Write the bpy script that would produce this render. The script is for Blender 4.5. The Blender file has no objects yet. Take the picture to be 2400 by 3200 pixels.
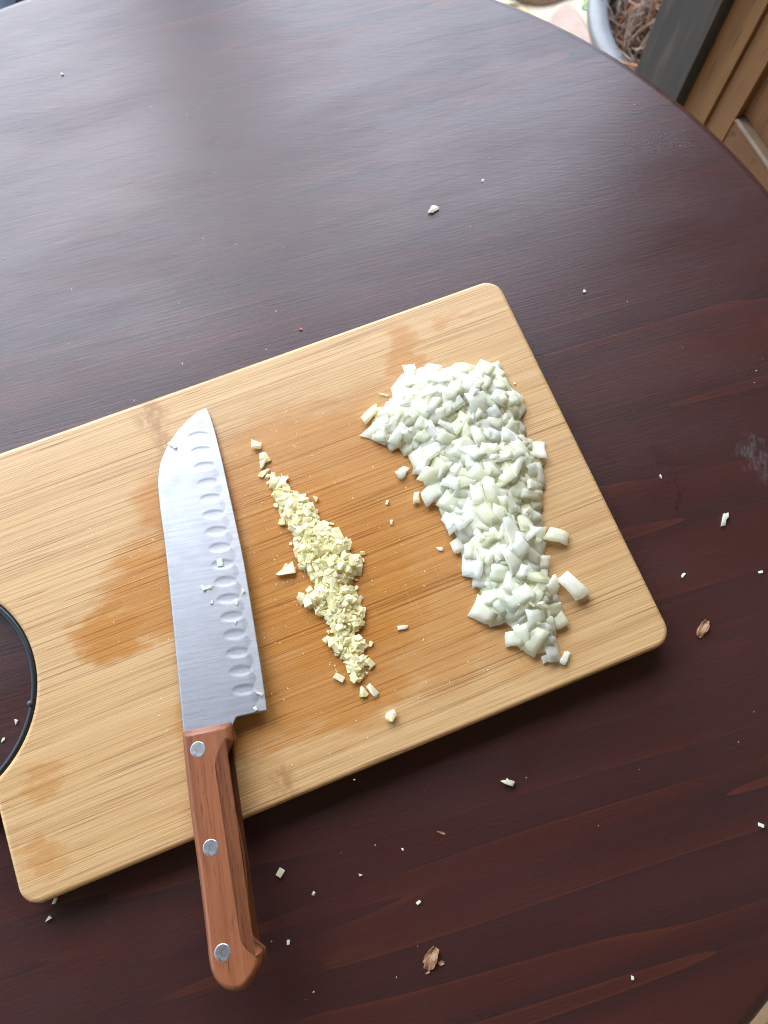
import bpy, bmesh, math, random
import numpy as np
from mathutils import Vector, Matrix, Euler

# ------------------------------------------------------------------ camera, sky, sun, exposure
sc = bpy.context.scene
cam_d = bpy.data.cameras.new('camera')
cam = bpy.data.objects.new('camera', cam_d)
sc.collection.objects.link(cam)
sc.camera = cam
cam_d.sensor_fit = 'VERTICAL'
cam_d.sensor_height = 32.0
cam_d.lens = 24.22
cam_d.clip_start = 0.02
cam_d.clip_end = 200
R_ = Vector((0.99999, 0.00327, 0.00091)); U_ = Vector((-0.0034, 0.96351, 0.26763)); B_ = R_.cross(U_)
cam.matrix_world = Matrix(((R_.x, U_.x, B_.x, 0), (R_.y, U_.y, B_.y, 0), (R_.z, U_.z, B_.z, 0.4585), (0, 0, 0, 1)))
cam_d.dof.use_dof = True
cam_d.dof.focus_distance = 0.43
cam_d.dof.aperture_fstop = 10.0

SUN_AZ, SUN_EL = math.radians(-24), math.radians(47)
w = bpy.data.worlds.new('World'); sc.world = w; w.use_nodes = True
nt = w.node_tree; nt.nodes.clear()
sky = nt.nodes.new('ShaderNodeTexSky'); sky.sky_type = 'NISHITA'; sky.sun_disc = False
sky.sun_elevation = SUN_EL; sky.sun_rotation = SUN_AZ
sky.air_density = 1.0; sky.dust_density = 0.5; sky.ozone_density = 3.0
hs = nt.nodes.new('ShaderNodeHueSaturation'); hs.inputs['Saturation'].default_value = 1.0
bg = nt.nodes.new('ShaderNodeBackground'); bg.inputs['Strength'].default_value = 0.125
wo = nt.nodes.new('ShaderNodeOutputWorld')
nt.links.new(sky.outputs[0], hs.inputs['Color']); nt.links.new(hs.outputs[0], bg.inputs['Color']); nt.links.new(bg.outputs[0], wo.inputs[0])
sun_d = bpy.data.lights.new('sun', 'SUN'); sun_d.energy = 1.5; sun_d.angle = math.radians(70); sun_d.color = (0.90, 0.95, 1.0)
sun = bpy.data.objects.new('sun', sun_d); sc.collection.objects.link(sun)
sd = Vector((math.sin(SUN_AZ) * math.cos(SUN_EL), math.cos(SUN_AZ) * math.cos(SUN_EL), math.sin(SUN_EL)))
sun.rotation_euler = sd.to_track_quat('Z', 'Y').to_euler()
sc.view_settings.view_transform = 'Standard'; sc.view_settings.look = 'None'
sc.view_settings.gamma = 1.0; sc.view_settings.use_curve_mapping = False
sc.view_settings.exposure = 2.32
sc.render.engine = 'CYCLES'
sc.cycles.use_denoising = True; sc.cycles.filter_width = 1.05
sc.cycles.use_adaptive_sampling = True; sc.cycles.adaptive_threshold = 0.02
sc.cycles.max_bounces = 20; sc.cycles.diffuse_bounces = 16; sc.cycles.glossy_bounces = 4; sc.cycles.transmission_bounces = 16; sc.cycles.caustics_refractive = False
sc.cycles.sample_clamp_indirect = 6.0

# ------------------------------------------------------------------ measurements (millimetres)
ONION = [[-94.5, -51.9], [-85.2, -44.3], [-72.5, -44.1], [-66.3, -44.3], [-50.2, -48.7], [-41.5, -55.8], [-35.2, -56.0], [-25.9, -63.7], [-22.2, -79.3], [-22.4, -91.5], [-29.2, -106.5], [-25.5, -116.7], [-30.0, -127.8], [-31.1, -137.9], [-38.5, -149.7], [-39.2, -157.7], [-44.9, -163.6], [-46.7, -175.1], [-52.1, -186.9], [-48.8, -200.0], [-54.2, -208.5], [-59.6, -216.9], [-63.3, -226.9], [-69.5, -231.9], [-76.7, -224.4], [-81.4, -217.8], [-86.5, -205.4], [-93.9, -197.7], [-92.8, -188.5], [-92.4, -173.9], [-94.8, -168.1], [-91.2, -157.5], [-94.5, -144.0], [-92.8, -130.3], [-93.5, -117.5], [-97.3, -102.3], [-97.7, -88.2], [-107.8, -85.3], [-114.1, -73.0], [-105.3, -62.2], [-99.8, -54.9]]
GARLIC = [[-181.6, -77.9], [-181.7, -84.3], [-182.5, -94.1], [-182.6, -100.4], [-179.8, -107.0], [-179.9, -116.8], [-182.3, -124.7], [-181.2, -134.8], [-178.0, -142.2], [-178.4, -148.0], [-187.3, -151.4], [-188.0, -155.8], [-181.1, -159.8], [-178.9, -167.5], [-178.3, -177.0], [-184.3, -175.4], [-181.7, -183.9], [-178.0, -189.5], [-178.1, -198.4], [-174.0, -206.1], [-171.3, -204.4], [-166.7, -198.9], [-166.1, -190.9], [-161.8, -188.4], [-164.1, -183.8], [-167.8, -180.2], [-161.0, -177.9], [-157.8, -171.6], [-157.4, -164.1], [-156.0, -160.4], [-158.7, -154.1], [-155.2, -149.4], [-151.0, -147.6], [-147.7, -140.1], [-153.5, -136.1], [-149.8, -128.7], [-154.2, -124.2], [-156.9, -117.8], [-162.7, -110.1], [-161.6, -102.3], [-162.3, -99.3], [-167.7, -92.6], [-171.6, -86.5], [-173.4, -79.2], [-176.3, -75.3], [-178.9, -73.8]]
SPINE = [[1.3, 13.0], [25.9, 12.8], [64.1, 12.4], [87.2, 12.3], [108.3, 12.4], [126.0, 13.0], [142.1, 13.0], [150.0, 11.8], [156.9, 9.9], [162.5, 7.0], [168.6, 3.0], [174.5, -1.9], [180.2, -8.3], [184.5, -14.1], [186.8, -19.3], [187.0, -20.7]]
EDGE = [[2.7, -32.4], [5.4, -32.5], [20.9, -32.5], [38.5, -32.2], [64.1, -31.6], [86.7, -31.0], [110.2, -29.4], [130.4, -27.8], [158.5, -25.6], [180.2, -22.9], [187.0, -20.7]]
HEEL = [[0.0, 13.0], [-0.1, 0.1], [-0.4, -13.0], [0.9, -13.0], [2.0, -15.6], [2.4, -24.3], [2.7, -32.4]]
DIMPLE = [[169.2, -14.3], [159.2, -14.8], [149.0, -15.5], [138.3, -16.5], [128.3, -16.8], [118.2, -17.3], [107.9, -17.9], [97.7, -18.4], [87.6, -18.7], [77.3, -19.1], [67.2, -19.8], [56.8, -20.3], [46.6, -20.6], [36.4, -21.0], [26.2, -21.3], [15.8, -21.7]]
HANDLE = [[-0.3, 12.8], [-0.2, -0.1], [-0.0, -12.8], [-3.4, -13.3], [-7.4, -13.7], [-9.7, -13.6], [-10.9, -11.4], [-14.7, -8.7], [-19.2, -6.7], [-24.8, -6.5], [-33.9, -7.0], [-42.4, -8.1], [-51.4, -9.5], [-63.6, -10.4], [-76.1, -10.5], [-90.7, -9.6], [-100.6, -8.6], [-104.5, -9.8], [-107.8, -12.8], [-110.1, -15.2], [-111.6, -15.2], [-116.3, -14.2], [-120.1, -11.1], [-123.1, -8.0], [-125.3, -3.6], [-125.5, 0.4], [-123.7, 4.9], [-120.8, 8.0], [-116.7, 10.2], [-111.6, 11.3], [-100.6, 11.3], [-84.2, 11.5], [-71.9, 11.8], [-60.8, 12.0], [-47.3, 12.6], [-30.9, 12.9], [-15.5, 13.0], [-3.5, 12.8]]
RIVET = [[-10.9, 4.6], [-59.2, 3.6], [-107.0, 3.4]]
KO = [-94.1, -0.2, 26.8]
KYAW = 1.7594
ON_LOOSE = [[-111.3, -60.3], [-98.2, -49.4], [-105.5, -100.3], [-104.4, -118.8], [-121.3, -115.0], [-123.4, -127.2], [-103.8, -152.7], [-140.2, -187.0], [-42.4, -200.3], [-37.0, -170.3], [-56.2, -214.8], [-62.1, -235.9], [-19.6, -72.7]]
GA_LOOSE = [[-181.4, -52.8], [-178.9, -61.7], [-183.2, -71.4], [-190.5, -130.3], [-183.5, -199.4], [-173.3, -211.6], [-168.8, -212.9], [-164.3, -229.5], [-181.3, -66.0], [-189.0, -132.2]]
KN_BITS = [[165.7, 1.4], [76.3, -7.4], [75.3, -10.3], [67.4, -10.0], [64.4, -23.6], [70.3, -27.9], [88.8, -17.5], [11.8, -29.5], [4.6, -26.5], [53.0, -22.1]]
TB = [[33.2, 342.0], [-235.1, 456.9], [68.1, 366.8], [208.6, 123.4], [69.9, -28.8], [-55.4, -75.8], [-176.2, -90.5], [-178.4, -99.5], [172.1, 150.7], [179.5, 88.5], [226.3, 90.6], [208.5, -51.4], [131.5, -126.5], [-37.3, -86.6], [-12.0, -76.9], [10.8, -64.2], [-50.1, -110.2], [19.3, -90.7], [-209.8, 2.1], [-215.4, -7.6], [133.1, 280.4]]
SKIN = [[187.8, 56.6], [25.7, -117.6], [31.1, -119.9], [23.8, -124.4], [32.0, -55.8]]
RED = [[-55.1, 251.5]]

BT = 0.018                                      # board thickness
BOARD_LOC = (0.07191, 0.27986, 0.0); BOARD_YAW = math.radians(21.732)
TABLE_C = (-0.0932, 0.1543); TABLE_R = 0.4180
GZ = -0.75                                      # paving level

# ------------------------------------------------------------------ helpers
C = sc.collection
rng = random.Random(7)
def link(name, me, mat=None, parent=None):
    o = bpy.data.objects.new(name, me); C.objects.link(o)
    if mat is not None and len(me.materials) == 0: me.materials.append(mat)
    if parent is not None: o.parent = parent
    return o
def empty(name, loc=(0, 0, 0), rz=0.0):
    o = bpy.data.objects.new(name, None); C.objects.link(o)
    o.location = loc; o.rotation_euler = (0, 0, rz); o.empty_display_size = 0.02
    return o
def tag(o, label=None, cat=None, group=None, kind=None):
    if label: o['label'] = label
    if cat: o['category'] = cat
    if group: o['group'] = group
    if kind: o['kind'] = kind
    return o
def mesh(name, v, f, smooth=None):
    me = bpy.data.meshes.new(name); me.from_pydata([tuple(map(float, q)) for q in v], [], [tuple(map(int, q)) for q in f]); me.update()
    if smooth is True: me.polygons.foreach_set('use_smooth', [True] * len(me.polygons))
    elif smooth is not None: me.polygons.foreach_set('use_smooth', list(smooth))
    return me
def inset(poly, d):
    n = len(poly); out = []
    for i in range(n):
        a, b, c = (np.array(poly[(i + k) % n], float) for k in (-1, 0, 1))
        e1 = b - a; e2 = c - b
        e1 /= max(np.hypot(*e1), 1e-9); e2 /= max(np.hypot(*e2), 1e-9)
        n1 = np.array((-e1[1], e1[0])); n2 = np.array((-e2[1], e2[0])); m = n1 + n2
        l = np.hypot(*m); m = m / l if l > 1e-6 else n1
        out.append(b + m * d / max(0.5, float(m @ n1)))
    return out
def loft(poly, levels, name='solid', smooth_side=True):
    """closed solid from a CCW outline and (inset, z) levels listed bottom to top"""
    v = []; f = []; sm = []; n = len(poly)
    for d, z in levels:
        for q in (inset(poly, d) if abs(d) > 1e-9 else poly): v.append((q[0], q[1], z))
    for k in range(len(levels) - 1):
        for i in range(n):
            j = (i + 1) % n; f.append((k * n + i, k * n + j, (k + 1) * n + j, (k + 1) * n + i)); sm.append(smooth_side)
    f.append(tuple(range(n - 1, -1, -1))); sm.append(False)
    f.append(tuple((len(levels) - 1) * n + i for i in range(n))); sm.append(False)
    return mesh(name, v, f, sm)
def resample(pts, step, closed=True, passes=1):
    P = [np.array(q, float) for q in pts]
    for _ in range(passes):                     # corner cutting rounds the measured outline
        Q = []; m = len(P)
        for i in range(m if closed else m - 1):
            a, b = P[i], P[(i + 1) % m]; Q += [a * .75 + b * .25, a * .25 + b * .75]
        P = Q
    return P
def box_v(x0, x1, y0, y1, z0, z1, b=0.0):
    return loft([(x0, y0), (x1, y0), (x1, y1), (x0, y1)], [(b, z0), (0, z0 + b), (0, z1 - b), (b, z1)] if b else [(0, z0), (0, z1)], 'box', False)
def inside(poly, X, Y):
    r = np.zeros(X.shape, bool); n = len(poly)
    for i in range(n):
        x0, y0 = poly[i]; x1, y1 = poly[(i + 1) % n]
        c = ((y0 > Y) != (y1 > Y)) & (X < (x1 - x0) * (Y - y0) / (y1 - y0 + 1e-12) + x0); r ^= c
    return r
def dist_edge(poly, X, Y):
    best = np.full(X.shape, 1e9); n = len(poly)
    for i in range(n):
        x0, y0 = poly[i]; x1, y1 = poly[(i + 1) % n]; dx, dy = x1 - x0, y1 - y0
        t = np.clip(((X - x0) * dx + (Y - y0) * dy) / (dx * dx + dy * dy + 1e-12), 0, 1)
        best = np.minimum(best, np.hypot(X - x0 - t * dx, Y - y0 - t * dy))
    return best

# ------------------------------------------------------------------ material helper
class NT:
    def __init__(s, name):
        s.m = bpy.data.materials.new(name); s.m.use_nodes = True; s.t = s.m.node_tree
        s.t.nodes.clear()
        s.out = s.t.nodes.new('ShaderNodeOutputMaterial'); s.p = s.t.nodes.new('ShaderNodeBsdfPrincipled')
        s.t.links.new(s.p.outputs[0], s.out.inputs[0])
    def n(s, typ, **kw):
        q = s.t.nodes.new('ShaderNode' + typ)
        for k, v in kw.items(): setattr(q, k, v)
        return q
    def set(s, sock, v):
        if v is None: return
        if isinstance(v, bpy.types.NodeSocket): s.t.links.new(v, sock)
        elif isinstance(v, (tuple, list)) and len(v) == 3 and sock.type == 'RGBA': sock.default_value = (*v, 1)
        else: sock.default_value = v
    def obj(s): return s.n('TexCoord').outputs['Object']
    def mapping(s, vec, scale=(1, 1, 1), rot=(0, 0, 0), loc=(0, 0, 0)):
        q = s.n('Mapping'); s.set(q.inputs[0], vec); q.inputs['Scale'].default_value = scale; q.inputs['Rotation'].default_value = rot; q.inputs['Location'].default_value = loc
        return q.outputs[0]
    def noise(s, vec, scale=1.0, detail=3, rough=.55, dist=0.0):
        q = s.n('TexNoise'); s.set(q.inputs['Vector'], vec); q.inputs['Scale'].default_value = scale; q.inputs['Detail'].default_value = detail
        q.inputs['Roughness'].default_value = rough; q.inputs['Distortion'].default_value = dist
        return q.outputs['Fac']
    def math(s, op, a, b=None, c=None, clamp=False):
        q = s.n('Math', operation=op, use_clamp=clamp); s.set(q.inputs[0], a); s.set(q.inputs[1], b); s.set(q.inputs[2], c)
        return q.outputs[0]
    def rng(s, v, a, b, c=0.0, d=1.0, smooth=True):
        q = s.n('MapRange', interpolation_type='SMOOTHSTEP' if smooth else 'LINEAR'); s.set(q.inputs[0], v)
        for i, x in enumerate((a, b, c, d)): q.inputs[1 + i].default_value = x
        return q.outputs[0]
    def mix(s, f, a, b, blend='MIX'):
        q = s.n('Mix', data_type='RGBA', blend_type=blend); s.set(q.inputs[0], f); s.set(q.inputs[6], a); s.set(q.inputs[7], b)
        return q.outputs[2]
    def xyz(s, vec):
        q = s.n('SeparateXYZ'); s.set(q.inputs[0], vec); return q.outputs
    def vmath(s, op, a, b=None):
        q = s.n('VectorMath', operation=op); s.set(q.inputs[0], a); s.set(q.inputs[1], b)
        return q.outputs[1] if op in ('LENGTH', 'DISTANCE') else q.outputs[0]
    def ellipse(s, vec, cx, cy, rx, ry, soft=.3, ang=0.0):
        """1 inside an ellipse given in metres, 0 outside"""
        v = s.vmath('SUBTRACT', vec, (cx, cy, 0))
        if ang: v = s.mapping(v, rot=(0, 0, -ang))
        v = s.vmath('MULTIPLY', v, (1 / rx, 1 / ry, 0))
        return s.rng(s.vmath('LENGTH', v), 1 + soft, 1 - soft)
    def bump(s, h, strength=.3, dist=.001, normal=None):
        q = s.n('Bump'); q.inputs['Strength'].default_value = strength; q.inputs['Distance'].default_value = dist; s.set(q.inputs['Height'], h)
        if normal is not None: s.set(q.inputs['Normal'], normal)
        return q.outputs[0]
    def translucent(s, col, fac):
        tr = s.n('BsdfTranslucent'); s.set(tr.inputs[0], col); mx = s.n('MixShader'); s.set(mx.inputs[0], fac)
        s.t.links.new(s.p.outputs[0], mx.inputs[1]); s.t.links.new(tr.outputs[0], mx.inputs[2]); s.t.links.new(mx.outputs[0], s.out.inputs[0])
    def done(s, **kw):
        names = dict(color='Base Color', rough='Roughness', metal='Metallic', normal='Normal', spec='Specular IOR Level', ior='IOR', sss='Subsurface Weight', sssr='Subsurface Radius', ssss='Subsurface Scale', trans='Transmission Weight', coat='Coat Weight', coatr='Coat Roughness', aniso='Anisotropic', sheen='Sheen Weight')
        for k, v in kw.items(): s.set(s.p.inputs[names[k]], v)
        return s.m

def mat_bamboo():
    t = NT('bamboo'); P = t.obj()
    warp = t.noise(t.mapping(P, (8, 8, 8)), 1, 2)
    Pw = t.vmath('ADD', P, t.mapping(t.n('CombineXYZ').outputs[0]))
    fine = t.noise(t.mapping(P, (6, 1500, 200)), 1, 3, .6, .15)
    med = t.noise(t.mapping(P, (2.0, 380, 60)), 1, 2, .5)
    broad = t.noise(t.mapping(P, (1.5, 26, 10)), 1, 2)
    f1 = t.noise(t.mapping(P, (4.0, 880, 150)), 1, 1, .5); f2 = t.noise(t.mapping(P, (7, 1400, 200), loc=(1, 4, 2)), 1, 1, .5)
    l1 = t.rng(t.math('ABSOLUTE', t.math('SUBTRACT', f1, .5)), .045, .010); l2 = t.rng(t.math('ABSOLUTE', t.math('SUBTRACT', f2, .47)), .05, .012)
    lm = t.rng(t.noise(t.mapping(P, (14, 60, 20), loc=(5, 5, 0)), 1, 3, .6), .25, .62)
    dash = t.noise(t.mapping(P, (12, 850, 150), loc=(3, 7, 1)), 1, 2, .5)
    y = t.xyz(P)[1]
    strip = t.n('TexWhiteNoise', noise_dimensions='1D'); t.set(strip.inputs['W'], t.math('FLOOR', t.math('DIVIDE', y, .0062)))
    tone = t.math('ADD', t.math('MULTIPLY', strip.outputs[0], .35), t.math('MULTIPLY', broad, .65))
    col = t.mix(t.rng(tone, .25, .75), (.65, .415, .185), (.59, .350, .140))
    col = t.mix(t.math('MULTIPLY', t.rng(med, .35, .7), .7), col, (.54, .325, .135))
    col = t.mix(t.math('MULTIPLY', t.rng(fine, .50, .66), .36), col, (.36, .175, .055))
    col = t.mix(t.math('MULTIPLY', t.rng(dash, .60, .72), .16), col, (.30, .13, .038))
    col = t.mix(t.math('MULTIPLY', t.math('MULTIPLY', l1, lm), .72), col, (.23, .095, .028))
    col = t.mix(t.math('MULTIPLY', t.math('MULTIPLY', l2, t.math('SUBTRACT', 1.15, lm)), .50), col, (.27, .120, .036))
    # bamboo knots lie across the slab
    nz = t.noise(t.mapping(P, (160, 120, 50)), 1, 3, .6)
    k = None
    for cx, cy, rx, ry in ((-.2335, -.020, .0050, .022), (-.2350, -.010, .009, .011), (-.231, -.240, .006, .010)):
        e = t.ellipse(P, cx, cy, rx, ry, .6); k = e if k is None else t.math('MAXIMUM', k, e)
    col = t.mix(t.math('MULTIPLY', t.math('MULTIPLY', k, t.rng(nz, .3, .62)), .75), col, (.33, .16, .055))
    # wet patches left by the juice, each with an uneven outline
    n1 = t.noise(t.mapping(P, (34, 100, 30)), 1, 4, .6); n2 = t.noise(t.mapping(P, (40, 150, 40)), 1, 3, .6)
    off = t.n('CombineXYZ'); t.set(off.inputs[0], t.math('MULTIPLY', t.math('SUBTRACT', n1, .5), .05)); t.set(off.inputs[1], t.math('MULTIPLY', t.math('SUBTRACT', n2, .5), .035))
    Q = t.vmath('ADD', P, off.outputs[0])
    wet = None
    for cx, cy, rx, ry, a in ((-292, -128, 20, 17, 1), (-262, -112, 26, 30, .9), (-236, -150, 26, 42, .9), (-226, -78, 34, 38, .85), (-165, -80, 70, 42, .8), (-168, -140, 62, 74, 1),
                              (-112, -116, 48, 70, .85), (-236, -196, 32, 28, .85), (-186, -196, 52, 32, .85), (-77, -32, 13, 20, .7), (-125, -190, 38, 36, .65), (-262, -236, 22, 8, .35),
                              (-82, -200, 26, 34, .45), (-352, -192, 12, 8, .45), (-360, -228, 10, 9, .5), (-40, -18, 10, 5, .45)):
        e = t.math('MULTIPLY', t.ellipse(Q, cx / 1000, cy / 1000, rx / 1000, ry / 1000, .34), a); wet = e if wet is None else t.math('MAXIMUM', wet, e)
    col = t.mix(t.math('MULTIPLY', wet, .95), col, t.mix(1.0, col, (.82, .55, .25), 'MULTIPLY'))
    # knife cuts
    cut = t.rng(t.noise(t.mapping(P, (900, 14, 20), rot=(0, 0, .5)), 1, 2, .4), .70, .76)
    col = t.mix(t.math('MULTIPLY', cut, .16), col, (.66, .45, .22))
    rough = t.math('SUBTRACT', .46, t.math('MULTIPLY', wet, .14))
    h = t.math('ADD', t.math('MULTIPLY', fine, .6), t.math('MULTIPLY', dash, .4))
    return t.done(color=col, rough=rough, normal=t.bump(h, .22, .0006), spec=.45)

def mat_table():
    t = NT('stained_mahogany'); P0 = t.obj(); P = t.mapping(P0, rot=(0, 0, -math.radians(17)))
    low = t.noise(t.mapping(P, (1.0, 21, 5)), 1, 2, .42, .10)
    saw = t.math('FRACT', t.math('MULTIPLY', low, 6.5))
    fine = t.noise(t.mapping(P, (26, 420, 50)), 1, 4, .65)
    blot = t.noise(t.mapping(P, (5, 9, 5), loc=(2, 5, 0)), 1, 4, .6, .8)
    col = t.mix(t.rng(saw, 0, 1, smooth=False), (.062, .0168, .0115), (.037, .0138, .0122))
    col = t.mix(t.rng(blot, .38, .66), col, (.046, .0148, .0120))
    red = t.math('MULTIPLY', t.rng(saw, .10, .0), t.rng(blot, .62, .40))
    col = t.mix(t.math('MULTIPLY', red, .30), col, (.125, .036, .017))
    line = t.math('MULTIPLY', t.rng(saw, .965, .995), t.rng(t.noise(P, 11, 2), .42, .62))
    col = t.mix(t.math('MULTIPLY', line, .55), col, (.014, .010, .010))
    col = t.mix(t.math('MULTIPLY', t.rng(fine, .45, .75), .28), col, (.030, .012, .012))
    streak = t.rng(t.noise(t.mapping(P, (9, 60, 9), loc=(7, 1, 2)), 1, 3, .6), .58, .75)
    col = t.mix(t.math('MULTIPLY', streak, .25), col, (.090, .028, .016))
    # old splashes and a chalky rub mark
    n1 = t.noise(P0, 110, 2, .5); n2 = t.noise(t.mapping(P0, loc=(.4, .2, 0)), 110, 2, .5)
    off = t.n('CombineXYZ'); t.set(off.inputs[0], t.math('MULTIPLY', t.math('SUBTRACT', n1, .5), .03)); t.set(off.inputs[1], t.math('MULTIPLY', t.math('SUBTRACT', n2, .5), .03))
    Q = t.vmath('ADD', P0, off.outputs[0]); wet = None
    for cx, cy, rx, ry, an in ((176, 161, 9, 4, -.5), (182, 140, 2.5, 15, .1), (142, 163, 9, 4, .3), (88, -8, 14, 3.5, .35), (80, -20, 9, 5, 0), (98, 2, 14, 2, .3), (172, -9, 1.6, 11, .1), (178, -8, 1.4, 9, 0), (152, 92, 6, 2, -.8), (170, 70, 8, 2, .2), (-164, -60, 7, 6, 0), (-142, -82, 8, 6, 0)):
        e = t.ellipse(Q, cx / 1000, cy / 1000, rx / 1000, ry / 1000, .75, an); wet = e if wet is None else t.math('MAXIMUM', wet, e)
    col = t.mix(t.math('MULTIPLY', wet, .22), col, (.034, .010, .008))
    rub = t.math('MULTIPLY', t.ellipse(Q, .2335, .1635, .006, .013, .6, .2), t.rng(t.noise(t.mapping(P0, (500, 130, 1)), 1, 3), .35, .7))
    col = t.mix(t.math('MULTIPLY', rub, .20), col, (.30, .30, .32))
    rn = t.noise(t.mapping(P, (6, 20, 6)), 1, 3)
    rough = t.math('ADD', t.rng(rn, .3, .7, .30, .40), t.math('MULTIPLY', t.rng(fine, .4, .7), .06))
    rough = t.math('SUBTRACT', rough, t.math('MULTIPLY', wet, .05))
    # brush strokes in the varnish: two stroke directions and the open grain
    s1 = t.noise(t.mapping(P, (30, 720, 50), loc=(1, 1, 0)), 1, 3, .6, .3)
    s2 = t.noise(t.mapping(P0, (34, 520, 50), rot=(0, 0, math.radians(14))), 1, 3, .6, .3)
    up = t.rng(t.xyz(P0)[1], .24, .44)
    h = t.math('ADD', t.math('MULTIPLY', s1, t.math('SUBTRACT', 1.0, t.math('MULTIPLY', up, .3))), t.math('MULTIPLY', s2, up))
    h = t.math('SUBTRACT', h, t.math('MULTIPLY', line, .22))
    # blistered paint
    bl = None
    for cx, cy, rx, ry in ((180, 397, 15, 5), (203, 402, 14, 7)):
        e = t.ellipse(Q, cx / 1000, cy / 1000, rx / 1000, ry / 1000, .5); bl = e if bl is None else t.math('MAXIMUM', bl, e)
    h = t.math('ADD', h, t.math('MULTIPLY', t.math('MULTIPLY', bl, t.rng(t.noise(P0, 420, 4, .7), .46, .62)), .7))
    col = t.mix(t.math('MULTIPLY', t.math('MULTIPLY', bl, t.rng(t.noise(P0, 420, 4, .7), .52, .60)), .75), col, (.008, .006, .007))
    return t.done(color=col, rough=rough, normal=t.bump(h, .22, .0004), ior=1.5)

def mat_onion(name='onion_flesh', garlic=False):
    t = NT(name); P = t.obj()
    oi = t.n('ObjectInfo').outputs['Random']
    pat = t.noise(t.vmath('ADD', P, t.mapping(t.n('ObjectInfo').outputs['Location'], (3, 3, 3))), 140, 2)
    if garlic:
        col = t.mix(oi, (.985, .94, .58), (.985, .96, .76)); col = t.mix(t.rng(pat, .35, .7), col, (.98, .92, .50))
        col = t.mix(t.math('MULTIPLY', t.math('GREATER_THAN', oi, .9), .5), col, (.80, .62, .34))
        t.translucent(t.mix(.7, col, (1, .985, .88)), .42)
        return t.done(color=col, rough=.22, normal=t.bump(t.noise(P, 900, 3), .25, .0004), spec=.5)
    vein = t.noise(t.mapping(P, (60, 900, 300)), 1, 2, .5, .2)
    r2 = t.math('FRACT', t.math('MULTIPLY', oi, 7.31))
    col = t.mix(oi, (.988, .985, .89), (.985, .98, .74)); col = t.mix(t.math('MULTIPLY', t.rng(r2, .60, 1.0), .8), col, (.99, .99, .985))
    col = t.mix(t.math('MULTIPLY', t.rng(vein, .5, .75), .4), col, (.99, .99, .98))
    col = t.mix(t.math('MULTIPLY', t.rng(pat, .42, .66), .45), col, (.975, .98, .70))
    t.translucent(t.mix(.7, col, (1, 1, .93)), .58)
    return t.done(color=col, rough=t.rng(pat, .3, .7, .13, .27), ior=1.36, normal=t.bump(vein, .25, .0004), spec=.5)

def mat_steel(name, brush=(40, 1500, 40), rough=.26, base=(.64, .65, .68)):
    t = NT(name); P = t.obj()
    b = t.noise(t.mapping(P, brush), 1, 3, .6); b2 = t.noise(t.mapping(P, tuple(x * .3 for x in brush), loc=(3, 3, 3)), 1, 2, .6); sm = t.noise(P, 60, 4, .6)
    col = t.mix(t.rng(sm, .4, .75), base, tuple(c * .88 for c in base)); col = t.mix(t.math('MULTIPLY', t.rng(b2, .42, .62), .5), col, tuple(c * .80 for c in base))
    r = t.math('ADD', t.rng(b, .3, .7, rough - .04, rough + .06), t.math('MULTIPLY', t.rng(sm, .45, .7), .06))
    return t.done(color=col, metal=1.0, rough=r, normal=t.bump(b, .10, .0003))

def mat_wood(name, a, b, pore, sc_=(26, 420, 420), rough=.42, bump=.2):
    t = NT(name); P = t.obj()
    m = t.noise(t.mapping(P, tuple(x * .22 for x in sc_)), 1, 3, .6, .4); f = t.noise(t.mapping(P, (sc_[0], sc_[1] * 2.0, sc_[2] * 2.0)), 1, 3, .6)
    d = t.noise(t.mapping(P, (sc_[0] * 2.6, sc_[1] * 2.6, sc_[2] * 2.6), loc=(3, 1, 2)), 1, 2, .5)
    col = t.mix(t.rng(m, .35, .68), a, b); col = t.mix(t.math('MULTIPLY', t.rng(f, .5, .72), .5), col, pore)
    col = t.mix(t.math('MULTIPLY', t.rng(d, .62, .72), .7), col, tuple(x * .6 for x in pore))
    return t.done(color=col, rough=rough, normal=t.bump(t.math('SUBTRACT', f, d), bump, .0005))

def mat_plain(name, col, rough=.5, var=.15, scale=60, bump=.15, bd=.001, metal=0.0):
    t = NT(name); P = t.obj(); n = t.noise(P, scale, 4, .6); n2 = t.noise(P, scale * .17, 3, .6)
    c = t.mix(t.rng(n, .3, .7), tuple(x * (1 - var) for x in col), tuple(min(1, x * (1 + var)) for x in col)); c = t.mix(t.math('MULTIPLY', t.rng(n2, .4, .7), .4), c, tuple(x * (1 - 1.5 * var) for x in col))
    return t.done(color=c, rough=t.rng(n2, .3, .7, rough - .06, rough + .06), normal=t.bump(n, bump, bd), metal=metal)

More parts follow.
